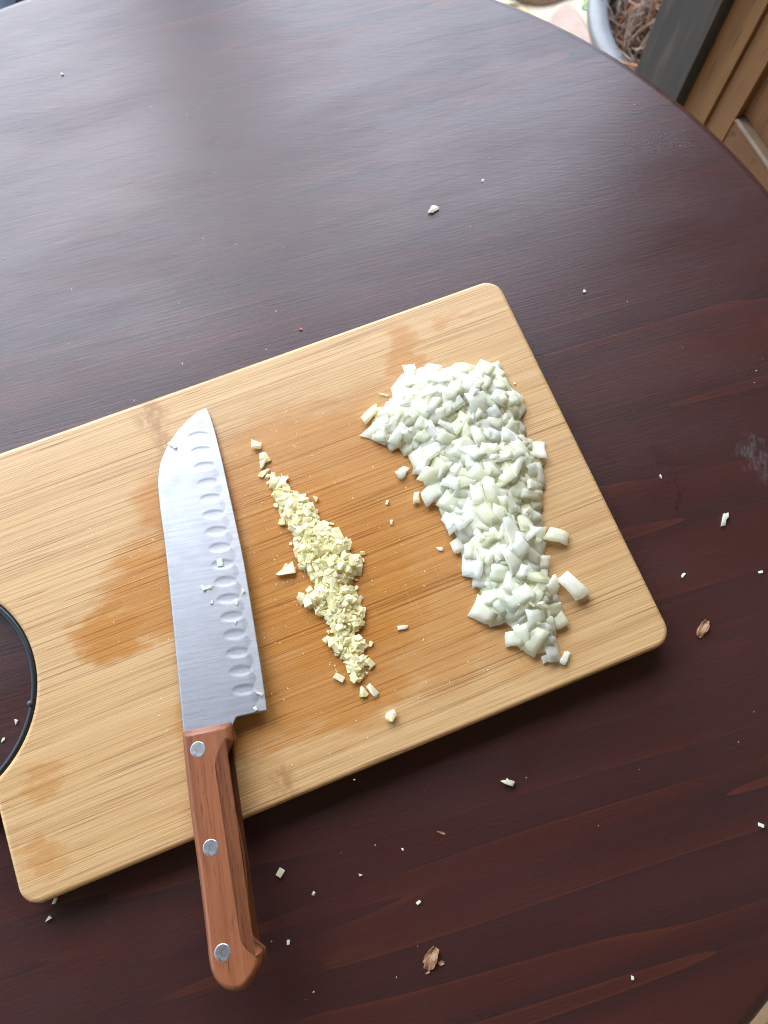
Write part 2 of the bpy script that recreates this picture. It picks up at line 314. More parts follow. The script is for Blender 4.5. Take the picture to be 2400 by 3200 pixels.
M = dict(bamboo=mat_bamboo(), table=mat_table(), onion=mat_onion(), garlic=mat_onion('garlic_flesh', True),
         blade=mat_steel('brushed_steel', (1700, 60, 60), .50, (.40, .40, .41)), edge=mat_steel('ground_steel', (1700, 60, 60), .56, (.50, .49, .48)), rivet=mat_steel('rivet_aluminium', (500, 500, 500), .40, (.60, .615, .64)),
         handle=mat_wood('red_handle_wood', (.30, .100, .038), (.22, .068, .024), (.08, .024, .009)),
         plastic=mat_plain('black_plastic', (.016, .017, .018), .34, .2, 90, .05), soil=mat_plain('soil', (.035, .022, .014), .9, .4, 60, .6, .01),
         potgrey=mat_plain('grey_pot', (.135, .127, .118), .45, .12, 25, .05), potdark=mat_plain('dark_pot', (.045, .05, .06), .5, .15, 30, .08),
         skin=mat_wood('dry_onion_skin', (.36, .19, .09), (.25, .115, .05), (.15, .06, .025), (60, 500, 500), .5, .4), skinpale=mat_plain('pale_onion_root', (.62, .48, .33), .6, .2, 400, .3, .0004),
         red=mat_plain('red_skin', (.50, .03, .025), .4, .2, 300), leaf=mat_plain('leaf_green', (.13, .26, .045), .5, .2, 80), needle=mat_plain('dry_needle', (.36, .25, .17), .7, .5, 40),
         rust=mat_plain('rusty_twig', (.36, .13, .045), .7, .3, 60), mortar=mat_plain('mortar', (.66, .55, .37), .9, .1, 30, .4, .004), plaster=mat_plain('plaster', (.36, .30, .23), .9, .06, 20, .3, .004),
         ceiling=mat_plain('ceiling_boards', (.13, .10, .075), .8, .06, 12, .1), post=mat_wood('weathered_post_wood', (.044, .040, .034), (.014, .013, .012), (.12, .092, .062), (60, 60, 3), .8, .5),
         door=mat_wood('orange_door_wood', (.22, .105, .036), (.175, .078, .024), (.12, .050, .015), (90, 90, 5), .45, .2), doorpanel=mat_wood('brushed_panel_wood', (.20, .080, .022), (.11, .040, .012), (.26, .13, .055), (320, 320, 14), .6, .6),
         rail=mat_wood('brown_rail_wood', (.14, .060, .022), (.105, .043, .015), (.075, .030, .010), (30, 30, 30), .4, .2), bead=mat_plain('pale_bead', (.28, .18, .10), .5, .15, 50))

# ------------------------------------------------------------------ setting: paving, wall, roof
me = mesh('ground', [(-30, -30, GZ - .02), (30, -30, GZ - .02), (30, 30, GZ - .02), (-30, 30, GZ - .02)], [(0, 1, 2, 3)])
ground = tag(link('ground', me, M['mortar']), kind='structure')
stone_m = []
for k, c in enumerate(((.52, .33, .17), (.42, .27, .19), (.46, .32, .20), (.56, .38, .19), (.38, .26, .19))):
    stone_m.append(mat_plain('flagstone_%d' % k, c, .75, .12, 18, .3, .004))
def clip(poly, m, nrm):
    out = []; n = len(poly)
    for i in range(n):
        a, b = np.array(poly[i]), np.array(poly[(i + 1) % n]); da, db = (a - m) @ nrm, (b - m) @ nrm
        if da <= 0: out.append(tuple(a))
        if (da < 0) != (db < 0): out.append(tuple(a + (b - a) * da / (da - db)))
    return out
seeds = []
r2 = random.Random(21); cell = .165
for i in range(-11, 14):
    for j in range(-8, 18): seeds.append(np.array(((i + r2.uniform(-.38, .38)) * cell + (j % 2) * .12, (j + r2.uniform(-.38, .38)) * cell)))
for k, s_ in enumerate(seeds):
    if not (-1.7 < s_[0] < 2.1 and -1.2 < s_[1] < 2.9): continue
    poly = [(s_[0] - .5, s_[1] - .5), (s_[0] + .5, s_[1] - .5), (s_[0] + .5, s_[1] + .5), (s_[0] - .5, s_[1] + .5)]
    for o_ in seeds:
        d_ = o_ - s_; l_ = np.hypot(*d_)
        if 0 < l_ < .9: poly = clip(poly, (s_ + o_) / 2, d_ / l_)
        if len(poly) < 3: break
    if len(poly) < 3: continue
    q = [v for v in resample(inset(poly, .010), 0, passes=2)]
    dz = r2.uniform(-.003, .003)
    q = [(a - s_[0], b - s_[1]) for a, b in q]
    ob = link('flagstone', loft(q, [(0, -.03), (0, -.008), (.004, -.002), (.010, 0)], 'flagstone'), stone_m[k % 5], ground)
    ob.location = (s_[0], s_[1], GZ + dz)

# the house side: e runs along the wall, nrm faces the table
E_ = Vector((.4206, -.9072, 0)).normalized(); N_ = Vector((-E_.y * -1, E_.x * -1, 0)); N_ = Vector((E_.y, -E_.x, 0))
WO = Vector((.4464, .7506, 0)); WANG = math.atan2(E_.y, E_.x)
def wall_box(name, s0, s1, d0, d1, z0, z1, mat, parent=None, bev=.002):
    """d is depth behind the wall face (negative = proud of it)"""
    me = box_v(s0, s1, d0, d1, z0, z1, bev)
    o = link(name, me, mat, parent)
    if parent is None: o.location = WO; o.rotation_euler = (0, 0, WANG)
    return o
post = wall_box('corner_post', -.169, -.080, -.025, .085, GZ, 1.5, M['post'], None, .006)
tag(post, 'dark weathered timber post standing beside the plant pot', 'post')
door = empty('wooden_door', WO, WANG)
tag(door, 'orange brown wooden door with brushed panel at the upper right corner', 'door')
wall_box('door_casing', -.079, -.0355, -.006, .06, GZ, 1.46, M['door'], door, .003)
wall_box('stile', -.0345, 0.0, 0.0, .045, GZ + .01, 1.40, M['door'], door, .002)
wall_box('stile', .46, .56, 0.0, .045, GZ + .01, 1.40, M['door'], door, .002)
wall_box('bottom_rail', .0005, .4595, .002, .044, GZ + .01, -.365, M['rail'], door, .002)
wall_box('panel_bead', .0005, .4595, -.001, .03, -.364, -.359, M['bead'], door, .003)
wall_box('panel', .0005, .4595, .012, .036, -.358, 1.25, M['doorpanel'], door, .001)
wall_box('top_rail', .0005, .4595, .002, .044, 1.252, 1.40, M['rail'], door, .002)
wall_box('door_casing', .562, .62, -.006, .06, GZ, 1.46, M['door'], door, .003)
sw = wall_box('unseen_wall', .622, 3.0, -.004, .16, GZ, 1.5, M['plaster'], None, 0); tag(sw, 'beige plaster house wall beside the wooden door', 'wall')
bw = link('unseen_wall', box_v(-2.4, 1.45, -1.75, -1.6, GZ, 1.5), M['plaster']); tag(bw, 'beige plaster wall added behind the viewer to block light from the back', 'wall')  # unseen wall, added to keep light from behind off the table
roof = tag(link('patio_roof', loft([(-2.6, -2.0), (1.7, -2.0), (1.7, 1.94), (-2.6, -.05)], [(0, 1.5), (0, 1.58)], 'roof', False), M['ceiling']), 'pale boarded patio roof above the table', 'roof')
pp = link('reflection_post', box_v(-.055, .055, -.055, .055, GZ, 1.5, .006), M['rail']); pp.location = (-.29, 1.02, 0); pp.rotation_euler = (0, 0, .43)  # unseen post, added for the dark streak it reflects in the tabletop
tag(pp, 'unseen brown timber post added at the roof edge to mirror in the varnish', 'post')

# plant pot behind the post
POT = Vector((.575, 1.185, GZ))
pot = empty('plant_pot', POT); tag(pot, 'round grey pot of dry stems on the bright paving', 'plant pot')
def lathe(profile, n=72, name='lathe'):
    v = []; f = []; m = len(profile)
    for i in range(n):
        a = 2 * math.pi * i / n
        for r, z in profile: v.append((r * math.cos(a), r * math.sin(a), z))
    for i in range(n):
        j = (i + 1) % n
        for k in range(m - 1): f.append((i * m + k, j * m + k, j * m + k + 1, i * m + k + 1))
    me = mesh(name, v, f, True)
    return me
link('pot_body', lathe([(0, .001), (.165, .001), (.172, .006), (.208, .128), (.222, .132), (.225, .138), (.225, .148), (.220, .153), (.196, .153), (.190, .147), (.186, .10), (.0, .10)]), M['potgrey'], pot)
link('soil', lathe([(0, .118), (.1, .120), (.187, .112)]), M['soil'], pot)
def tube(path, r, n=5):
    v = []; f = []
    for i, q in enumerate(path):
        q = Vector(q); d = (Vector(path[min(i + 1, len(path) - 1)]) - Vector(path[max(i - 1, 0)])).normalized()
        a = d.orthogonal().normalized(); b = d.cross(a); rr = r[i] if isinstance(r, (list, tuple)) else r
        for k in range(n): t_ = 2 * math.pi * k / n; v.append(q + a * (math.cos(t_) * rr) + b * (math.sin(t_) * rr))
    for i in range(len(path) - 1):
        for k in range(n): l = (k + 1) % n; f.append((i * n + k, i * n + l, (i + 1) * n + l, (i + 1) * n + k))
    f.append(tuple(range(n))[::-1]); f.append(tuple((len(path) - 1) * n + k for k in range(n)))
    return v, f
def joined(items):
    V = []; F = []
    for v, f in items:
        o = len(V); V += list(v); F += [tuple(i + o for i in q) for q in f]
    return V, F
r3 = random.Random(5); its = []; its2 = []
for k in range(1300):
    a = r3.uniform(0, 6.283); rr = .178 * math.sqrt(r3.random()); b = Vector((rr * math.cos(a), rr * math.sin(a), .112))
    L_ = r3.uniform(.04, .11); d = Vector((r3.gauss(0, .30), r3.gauss(0, .30) - .1, r3.uniform(.35, 1))).normalized()
    mid = b + d * L_ * .55; tip_ = b + d * L_ + Vector((r3.gauss(0, .008), r3.gauss(0, .008), -.008))
    (its if k % 6 else its2).append(tube([b, mid, tip_], [.0022, .0018, .0008], 4))
tag(link('dry_stems', mesh('stems', *joined(its)), M['needle'], pot), kind='stuff')
tag(link('rusty_stems', mesh('stems', *joined(its2)), M['rust'], pot), kind='stuff')
tw = [(.30, 1.085, -.585), (.355, 1.075, -.583), (.42, 1.06, -.585), (.50, 1.055, -.59), (.56, 1.05, -.60)]
tag(link('dry_twig', mesh('twig', *tube(tw, [.0016, .0022, .0026, .0024, .0018], 6)), M['rust']), 'thin reddish twig lying across the grey pot rim', 'twig')
def leaf_mesh(l, wd, fold=.15, n=7):
    v = []; f = []
    for i in range(n):
        t_ = i / (n - 1); h = wd * math.sin(math.pi * min(1, t_ * .92 + .06)) ** .8
        for k in (-1, -.5, 0, .5, 1): v.append(((t_ - .5) * l, k * h, abs(k) * h * fold + .004 * math.sin(t_ * 3)))
    for i in range(n - 1):
        for k in range(4): f.append((i * 5 + k, (i + 1) * 5 + k, (i + 1) * 5 + k + 1, i * 5 + k + 1))
    return mesh('leaf', v, f, True)
lf = link('green_leaf', leaf_mesh(.04, .013), M['leaf']); lf.location = (.404, 1.367, GZ + .008); lf.rotation_euler = (.1, -.1, .35); tag(lf, 'small green leaf lying on the paving next to the grey pot', 'leaf')
m_ = lf.modifiers.new('thick', 'SOLIDIFY'); m_.thickness = .0006
lf = link('green_leaf', leaf_mesh(.05, .016), M['leaf']); lf.location = (.255, 1.402, GZ + .006); lf.rotation_euler = (-.1, .1, 1.2); tag(lf, 'green leaf at the top of the picture by the table rim', 'leaf')
m_ = lf.modifiers.new('thick', 'SOLIDIFY'); m_.thickness = .0006
# dark planter past the far left rim of the table
pl = empty('dark_planter', (-.45, 1.10, GZ)); tag(pl, 'dark grey planter peeking past the table rim in the upper left corner', 'planter')
link('planter_body', lathe([(0, 0), (.13, 0), (.165, .24), (.175, .25), (.175, .275), (.155, .275), (.145, .22), (0, .22)]), M['potdark'], pl)
link('soil', lathe([(0, .235), (.147, .228)]), M['soil'], pl)

# ------------------------------------------------------------------ table
table = empty('round_table', (TABLE_C[0], TABLE_C[1], GZ)); tag(table, 'round dark mahogany stained table with a brushed glossy varnish', 'table')
prof = [(0, -.030), (TABLE_R - .012, -.030), (TABLE_R - .004, -.027), (TABLE_R, -.019), (TABLE_R, -.010)]
for k in range(1, 7):
    a = k / 6 * math.pi / 2; prof.append((TABLE_R - .009 + .009 * math.cos(a), -.009 + .009 * math.sin(a)))
tv = []; n = 220; tf = []; pr_ = prof[1:]
for i in range(n):
    a = 2 * math.pi * i / n
    for r, z in pr_: tv.append((r * math.cos(a) + TABLE_C[0], r * math.sin(a) + TABLE_C[1], z))
m = len(pr_); sm = []
for i in range(n):
    j = (i + 1) % n
    for k in range(m - 1): tf.append((i * m + k, j * m + k, j * m + k + 1, i * m + k + 1)); sm.append(True)
tf.append(tuple(i * m + m - 1 for i in range(n))); sm.append(False)
tf.append(tuple(i * m for i in reversed(range(n)))); sm.append(False)
top = link('tabletop', mesh('tabletop', tv, tf, sm), M['table'], table); top.location = (-TABLE_C[0], -TABLE_C[1], -GZ)
link('pedestal', lathe([(0, .05), (.06, .05), (.05, .12), (.038, .3), (.045, .55), (.07, .68), (.16, .719), (0, .719)], 40), M['rail'], table)
for k in range(4):
    ft = link('foot', box_v(.03, .33, -.03, .03, 0, .055, .008), M['rail'], table); ft.rotation_euler = (0, 0, k * math.pi / 2 + .4)

# ------------------------------------------------------------------ cutting board
board = empty('cutting_board', BOARD_LOC, BOARD_YAW); tag(board, 'bamboo cutting board with juice stains and a black ring handle', 'cutting board')
def arc(cx, cy, r, a0, a1, n): return [(cx + r * math.cos(a0 + (a1 - a0) * i / n), cy + r * math.sin(a0 + (a1 - a0) * i / n)) for i in range(n + 1)]
LB, WB, RC = .377, .250, .011
HC, HR = (-.4034, -.1248), .0640
ha = math.acos((-LB - HC[0]) / HR)
ol = arc(-RC, -RC, RC, 0, math.pi / 2, 10) + arc(-LB + RC, -RC, RC, math.pi / 2, math.pi, 10) + arc(HC[0], HC[1], HR, ha, -ha, 60) + arc(-LB + RC, -WB + RC, RC, math.pi, 1.5 * math.pi, 10) + arc(-RC, -WB + RC, RC, 1.5 * math.pi, 2 * math.pi, 10)
lv = []
for k in range(5):
    a = k / 4 * math.pi / 2; lv.append((.0026 * (1 - math.sin(a)), .0006 + .0026 * (1 - math.cos(a))))
for k in range(5):
    a = k / 4 * math.pi / 2; lv.append((.0026 * (1 - math.cos(a)), BT - .0026 * (1 - math.sin(a))))
link('slab', loft(ol, lv, 'slab'), M['bamboo'], board)
ring = [(HR - .0034, .003), (HR - .0030, .0022), (HR - .0002, .0022), (HR - .0002, BT - .0012), (HR - .0010, BT - .0006), (HR - .0028, BT - .0010), (HR - .0034, BT - .002), (HR - .0034, .003)]
rg = link('handle_lining', lathe(ring, 120), M['plastic'], board); rg.location = (HC[0], HC[1], 0)
ov = []; of = []; n = 60; oprof = [(HR + .0002, .003), (HR + .009, .003), (HR + .010, .005), (HR + .010, BT - .004), (HR + .009, BT - .002), (HR + .0002, BT - .002)]
a0 = math.acos((-LB + .0035 - HC[0]) / (HR + .008)) + .02; m = len(oprof)
for i in range(n + 1):
    a = a0 + (2 * math.pi - 2 * a0) * i / n
    for r, z in oprof: ov.append((r * math.cos(a), r * math.sin(a), z))
for i in range(n):
    for k in range(m): l = (k + 1) % m; of.append((i * m + k, (i + 1) * m + k, (i + 1) * m + l, i * m + l))
of.append(tuple(range(m))[::-1]); of.append(tuple(n * m + k for k in range(m)))
rg = link('ring_handle', mesh('ring_handle', ov, of), M['plastic'], board); rg.location = (HC[0], HC[1], 0)
sc_ = link('lining_screw', lathe([(0, 0), (.0014, 0), (.0016, -.0005), (.0016, -.002)], 12), M['potdark'], board); sc_.location = (HC[0] + .0614 * math.cos(-.42), HC[1] + .0614 * math.sin(-.42), BT + .0002)

# ------------------------------------------------------------------ knife
KP = math.radians(2.15)                                    # blade drops towards its tip
knife = empty('santoku_knife', (KO[0] / 1000, KO[1] / 1000, KO[2] / 1000)); knife.rotation_euler = Euler((0, KP, KYAW), 'XYZ')
tag(knife, 'kitchen knife with dimpled steel blade and riveted wooden handle on the board', 'knife')
S = np.array(SPINE); Ed = np.array(EDGE); Hl = np.array(HEEL)
def smooth_curve(P, n=200):
    P = np.array(resample(P.tolist(), 0, closed=False, passes=2)); return P
Ss = np.vstack([S[:1], smooth_curve(S), S[-1:]]); Es = np.vstack([Ed[:1], smooth_curve(Ed), Ed[-1:]])
spine = lambda s: np.interp(s, Ss[:, 0], Ss[:, 1]); edge = lambda s: np.interp(s, Es[:, 0], Es[:, 1])
hw = np.array([(h[1] - spine(h[0])) / (edge(h[0]) - spine(h[0])) for h in Hl]); order = np.argsort(hw); hw = hw[order] + np.arange(len(hw)) * 1e-5; hsv = Hl[order, 0] - np.where(hw < .6, 3.0, 0)
S1 = 187.0; NI, NJ = 300, 84
vv = 1 - (1 - np.linspace(0, 1, NI)) ** 1.35; ww = np.linspace(0, 1, NJ)
sb = np.interp(ww, hw, hsv)
Sg = sb[None, :] * (1 - vv[:, None]) + S1 * vv[:, None]
Tg = spine(Sg) + ww[None, :] * (edge(Sg) - spine(Sg))
de = (Tg - edge(Sg)) * np.minimum(1, 1.0); dsp = spine(Sg) - Tg
half = np.interp(de, [0, .95, 1.0, 6.3, 7.0, 22], [.05, .15, .155, .74, .80, 1.0]) * np.interp(dsp, [0, .25, .6], [.72, .95, 1.0])
zt = half.copy()
for k, (dx_, dy_) in enumerate(DIMPLE):
    a_, b_ = 6.6, 2.8; an = math.radians(4)
    X = (Tg - dy_) * math.cos(an) + (Sg - dx_) * math.sin(an); Y = (Sg - dx_) * math.cos(an) - (Tg - dy_) * math.sin(an)
    q = 1 - (X / a_) ** 2 - (Y / b_) ** 2
    zt -= .22 * np.sqrt(np.clip(q, 0, None)) * np.clip(q * 3, 0, 1) ** .4
V = np.stack([Sg, Tg, zt], -1).reshape(-1, 3) / 1000; Vb = np.stack([Sg, Tg, -half], -1).reshape(-1, 3) / 1000
nv = NI * NJ; f = []
for i in range(NI - 1):
    for j in range(NJ - 1):
        a = i * NJ + j; f.append((a, a + 1, a + NJ + 1, a + NJ)[::-1]); f.append((a + nv, a + nv + 1, a + nv + NJ + 1, a + nv + NJ))
for j in range(NJ - 1): f.append((j, j + 1, nv + j + 1, nv + j))
for i in range(NI - 1): f.append((i * NJ, nv + i * NJ, nv + (i + 1) * NJ, (i + 1) * NJ)); a = i * NJ + NJ - 1; f.append((a, a + NJ, nv + a + NJ, nv + a))
smo = [True] * (2 * (NI - 1) * (NJ - 1)) + [False] * (NJ - 1 + 2 * (NI - 1))
me = mesh('blade', np.vstack([V, Vb]), f, smo); me.materials.append(M['blade']); me.materials.append(M['edge'])
mi = np.zeros(len(me.polygons), int)
dcol = (de - (5.0 + 1.3 * np.cos(2 * np.pi * (Sg - DIMPLE[-1][0]) / ((DIMPLE[0][0] - DIMPLE[-1][0]) / 15))) * np.clip((176 - Sg) / 10, .2, 1)).reshape(-1)
for p_ in me.polygons:
    if all(dcol[i % nv] < 0 for i in p_.vertices): mi[p_.index] = 1
me.polygons.foreach_set('material_index', mi)
blade = link('blade', me, None, knife)
hp = [np.array(q) / 1000 for q in HANDLE]
if sum(hp[i][0] * hp[(i + 1) % len(hp)][1] - hp[(i + 1) % len(hp)][0] * hp[i][1] for i in range(len(hp))) < 0: hp = hp[::-1]
# keep the front corners crisp, round the rest
hs_ = []
for i, q in enumerate(hp):
    a, b = hp[i - 1], hp[(i + 1) % len(hp)]
    if q[0] > -.0105 and q[0] > -.004 or abs(q[0] + .0097) < .0002: hs_.append(q)
    else: hs_ += [q * .75 + a * .25, q * .75 + b * .25]
HT = .0083
up = loft(hs_, [(0, .0009), (0, HT - .0042), (.0004, HT - .0030), (.0018, HT - .0008), (.0026, HT - .0002), (.0034, HT)], 'scale')
link('handle_scale', up, M['handle'], knife)
lo = loft(hs_, [(.0034, -HT), (.0026, -HT + .0002), (.0018, -HT + .0008), (.0004, -HT + .0030), (0, -HT + .0042), (0, -.0009)], 'scale')
link('handle_scale', lo, M['handle'], knife)
link('tang', loft(inset(hs_, .00025), [(0, -.00085), (0, .00085)], 'tang'), M['blade'], knife)
rvm = loft(arc(0, 0, .0040, 0, 2 * math.pi * 35 / 36, 35), [(.0002, -HT - .0001), (0, -HT + .0002), (0, HT), (.00025, HT + .00018)], 'rivet', False)
for x, y in RIVET:
    o = link('rivet', rvm, M['rivet'], knife); o.location = (x / 1000, y / 1000, 0)

# ------------------------------------------------------------------ onion and garlic pieces
def onion_mesh(r, L_, W_, t_):
    """a cut of an onion layer: curved plate with uneven straight-cut sides"""
    nx, ny = 3, 3
    cs = [np.array((-L_ * r.uniform(.75, 1), -W_ * r.uniform(.6, 1))), np.array((L_ * r.uniform(.75, 1), -W_ * r.uniform(.5, 1))), np.array((L_ * r.uniform(.7, 1), W_ * r.uniform(.5, 1))), np.array((-L_ * r.uniform(.7, 1), W_ * r.uniform(.6, 1)))]
    if r.random() < .28: cs[r.randrange(4)] *= r.uniform(.25, .55)
    sk = r.uniform(-.25, .25) * L_
    cs[2][0] += sk; cs[3][0] += sk
    R1 = r.uniform(18, 70) * r.choice((1, 1, -1)); R2 = r.uniform(18, 60)
    top_, bot = [], []; wedge = r.uniform(-.35, .35)
    tw_ = r.uniform(-.006, .006)
    for i in range(nx + 1):
        for j in range(ny + 1):
            u, v = i / nx, j / ny
            q = (cs[0] * (1 - u) + cs[1] * u) * (1 - v) + (cs[3] * (1 - u) + cs[2] * u) * v
            ed_ = i in (0, nx) or j in (0, ny)
            q = q + np.array((r.gauss(0, .25 if ed_ else .04), r.gauss(0, .25 if ed_ else .04)))
            z = -q[1] ** 2 / (2 * R1) - q[0] ** 2 / (2 * R2) + tw_ * q[0] * q[1]
            th = t_ * (1 + wedge * (u - .5) * 2) * (.97 if ed_ else 1.0)
            dx = q[0] * -.06; dy = q[1] * (-.10 if R1 > 0 else .05)
            top_.append((q[0], q[1], z + th / 2)); bot.append((q[0] + dx, q[1] + dy, z - th / 2))
    n = len(top_); v = np.array(top_ + bot); v[:, 2] -= v[:, 2].mean(); f = []; sm = []
    g = lambda i, j: i * (ny + 1) + j
    for i in range(nx):
        for j in range(ny):
            q = (g(i, j), g(i + 1, j), g(i + 1, j + 1), g(i, j + 1)); f.append(q); f.append(tuple(n + k for k in q[::-1])); sm += [True, True]
    b = [g(i, 0) for i in range(nx + 1)] + [g(nx, j) for j in range(1, ny + 1)] + [g(i, ny) for i in range(nx - 1, -1, -1)] + [g(0, j) for j in range(ny - 1, 0, -1)]
    for k in range(len(b)):
        a, c = b[k], b[(k + 1) % len(b)]; f.append((a, n + a, n + c, c)); sm.append(False)
    return mesh('onion_piece', v / 1000, f, sm)
def garlic_mesh(r, a, b, c):
    bm = bmesh.new()
    if r.random() < .72:
        # a chip: slanted box with cut corners
        for _ in range(r.randint(9, 13)):
            u, v, w_ = (r.choice((-1, 1)) * r.uniform(.62, 1) for _ in range(3)); bm.verts.new((u * a, v * b, w_ * c))
    else:
        for _ in range(14):
            d = Vector((r.gauss(0, 1), r.gauss(0, 1), r.gauss(0, 1))).normalized(); bm.verts.new((d.x * a, d.y * b, d.z * c))
    bmesh.ops.convex_hull(bm, input=bm.verts[:])
    for v in [v for v in bm.verts if not v.link_faces]: bm.verts.remove(v)
    bmesh.ops.scale(bm, vec=(.001, .001, .001), verts=bm.verts)
    me = bpy.data.meshes.new('garlic_piece'); bm.to_mesh(me); bm.free()
    return me
rO = random.Random(11)
ON_VAR = []
for k in range(36):
    L_ = rO.uniform(4.4, 8.2); W_ = rO.uniform(3.4, 6.0); t_ = rO.uniform(1.1, 2.4)
    if k % 7 == 0: L_ = rO.uniform(7.5, 10.0); W_ = rO.uniform(3.4, 5.0)
    if k % 2 == 1: t_ = rO.uniform(.6, 1.2); L_ *= 1.1; W_ *= 1.3
    me = onion_mesh(rO, L_, W_, t_); me.materials.append(M['onion']); ON_VAR.append((me, L_, W_, t_))
GA_VAR = []
for k in range(30):
    q = (.5, .85, 1.05)[k % 3]; a, b, c = q * rO.uniform(1.4, 3.3), q * rO.uniform(1.0, 2.3), q * rO.uniform(.6, 1.3)
    me = garlic_mesh(rO, a, b, c); me.materials.append(M['garlic']); GA_VAR.append((me, a, b, c * 2))
BOARD_MX = Matrix.Translation(BOARD_LOC) @ Matrix.Rotation(BOARD_YAW, 4, 'Z')
def heap(poly, variants, target_h, slope, n_total, n_single, name, stuffname, label, cat, group, seed, rnd_tilt, sink, fill, stray, stufflabel, stuffcat, mat):
    """drop pieces one by one on the lowest spots of a heap that fills the measured footprint; the ones on top become things of their own"""
    r = random.Random(seed); nr = np.random.RandomState(seed)
    P = np.array(poly); g = .8
    x0, y0 = P.min(0) - 6; x1, y1 = P.max(0) + 6
    xs = np.arange(x0, x1, g); ys = np.arange(y0, y1, g); X, Y = np.meshgrid(xs, ys, indexing='ij')
    ins = inside(poly, X, Y); D = np.where(ins, dist_edge(poly, X, Y), 0.0)
    lump = np.zeros_like(X)
    for _ in range(40):
        cx, cy, s_, h_ = r.uniform(x0, x1), r.uniform(y0, y1), r.uniform(5, 14), r.uniform(-.14, .2); lump += h_ * np.exp(-((X - cx) ** 2 + (Y - cy) ** 2) / (2 * s_ * s_))
    Tt = np.where(ins, target_h * (1 - np.exp(-(D + .6) / slope)) * (1 + lump), 0)
    H0 = np.maximum(0, Tt - fill); H = H0.copy(); ID = -np.ones(X.shape, int); placed = []
    mean_t = np.mean([v[3] for v in variants])
    core = ins & (D > (1.6 if target_h > 15 else .7))
    De = dist_edge(poly, X, Y); band = [tuple(q) for q in np.argwhere((De < (2.6 if target_h < 15 else 2.0)))]
    for k in range(n_total):
        score = np.where(core, (Tt - H) + nr.rand(*X.shape) * mean_t * 1.6, -9)
        i, j = np.unravel_index(np.argmax(score), X.shape)
        if r.random() < stray: i, j = band[r.randrange(len(band))]
        me, L_, W_, t_ = variants[r.randrange(len(variants))]
        if D[i, j] < L_ * .8 and L_ > 6: me, L_, W_, t_ = variants[r.randrange(len(variants))]
        cx, cy = X[i, j], Y[i, j]; th = r.uniform(0, 6.283)
        u = (X - cx) * math.cos(th) + (Y - cy) * math.sin(th); v = -(X - cx) * math.sin(th) + (Y - cy) * math.cos(th)
        mk = (abs(u) < L_ * .8) & (abs(v) < W_ * .8)
        if mk.sum() < 3: mk = (abs(u) < 2) & (abs(v) < 2)
        A = np.c_[X[mk] - cx, Y[mk] - cy, np.ones(mk.sum())]; co = np.linalg.lstsq(A, H[mk], rcond=None)[0]
        gx, gy = float(np.clip(co[0], -.8, .8)), float(np.clip(co[1], -.8, .8))
        tilt = rnd_tilt * (2.3 if r.random() < .18 else 1.0)
        nrm = Vector((-gx * .8 + r.gauss(0, tilt), -gy * .8 + r.gauss(0, tilt), 1)).normalized()
        base = float(co[2]); zc = base + t_ * .5 * (1 - sink) + .1
        xa = Vector((math.cos(th), math.sin(th), 0)); xa = (xa - nrm * xa.dot(nrm)).normalized(); ya = nrm.cross(xa)
        if r.random() < .35: nrm = -nrm; ya = -ya
        mx = Matrix(((xa.x, ya.x, nrm.x, cx / 1000), (xa.y, ya.y, nrm.y, cy / 1000), (xa.z, ya.z, nrm.z, 0), (0, 0, 0, 1)))
        s_ = r.uniform(.85, 1.15); mx = mx @ Matrix.Scale(s_, 4)
        vz = np.array([(mx @ q.co).z for q in me.vertices]) * 1000
        zc = max(zc, -vz.min() + .05)
        mx.translation.z = zc / 1000 + BT
        placed.append((mx, me, cy, L_ * W_))
        hp_ = zc + (t_ * .42) + gx * .8 * (X[mk] - cx) + gy * .8 * (Y[mk] - cy)
        up_ = hp_ > H[mk] - .3
        H[mk] = np.maximum(H[mk], np.minimum(hp_, H[mk] + t_ * 1.2)); ii = ID[mk]; ii[up_] = k; ID[mk] = ii
    cnt = np.bincount(ID[ID >= 0].ravel(), minlength=n_total); rank = np.argsort(-cnt)[:n_single]; top_set = set(int(q) for q in rank if cnt[q] > 0)
    rest = bmesh.new()
    # the packed inside of the heap: a lumpy body kept below the loose pieces
    vi = {}; bv = []; bf = []
    Hc = np.maximum(0, H0 - fill * .12) * (1 + .12 * nr.rand(*X.shape))
    st = 2
    for i in range(0, len(xs) - st, st):
        for j in range(0, len(ys) - st, st):
            q = [(i, j), (i + st, j), (i + st, j + st), (i, j + st)]
            if max(Hc[a] for a in q) <= 0: continue
            for a in q:
                if a not in vi: vi[a] = len(bv); bv.append(BOARD_MX @ Vector((X[a] / 1000, Y[a] / 1000, BT + .0001 + Hc[a] / 1000)))
            bf.append([vi[a] for a in q])
    if bf: rest.from_mesh(mesh('core', bv, bf))
    areas = sorted(q[3] for q in placed); big = areas[int(len(areas) * .62)]; ya_, yb_ = P[:, 1].max(), P[:, 1].min()
    for k, (mx, me, cy, ar) in enumerate(placed):
        if k in top_set:
            o = link(name, me); o.matrix_world = BOARD_MX @ mx; zone = label[1][min(2, int(3 * (ya_ - cy) / (ya_ - yb_)))]; tag(o, label[0][0 if ar > big else 1] + ' ' + zone, cat, group)
        else:
            tmp = me.copy(); tmp.transform(BOARD_MX @ mx); rest.from_mesh(tmp); bpy.data.meshes.remove(tmp)
    rm = bpy.data.meshes.new(stuffname); rest.to_mesh(rm); rest.free()
    if len(rm.polygons):
        o = link(stuffname, rm, mat); tag(o, stufflabel, stuffcat, None, 'stuff')
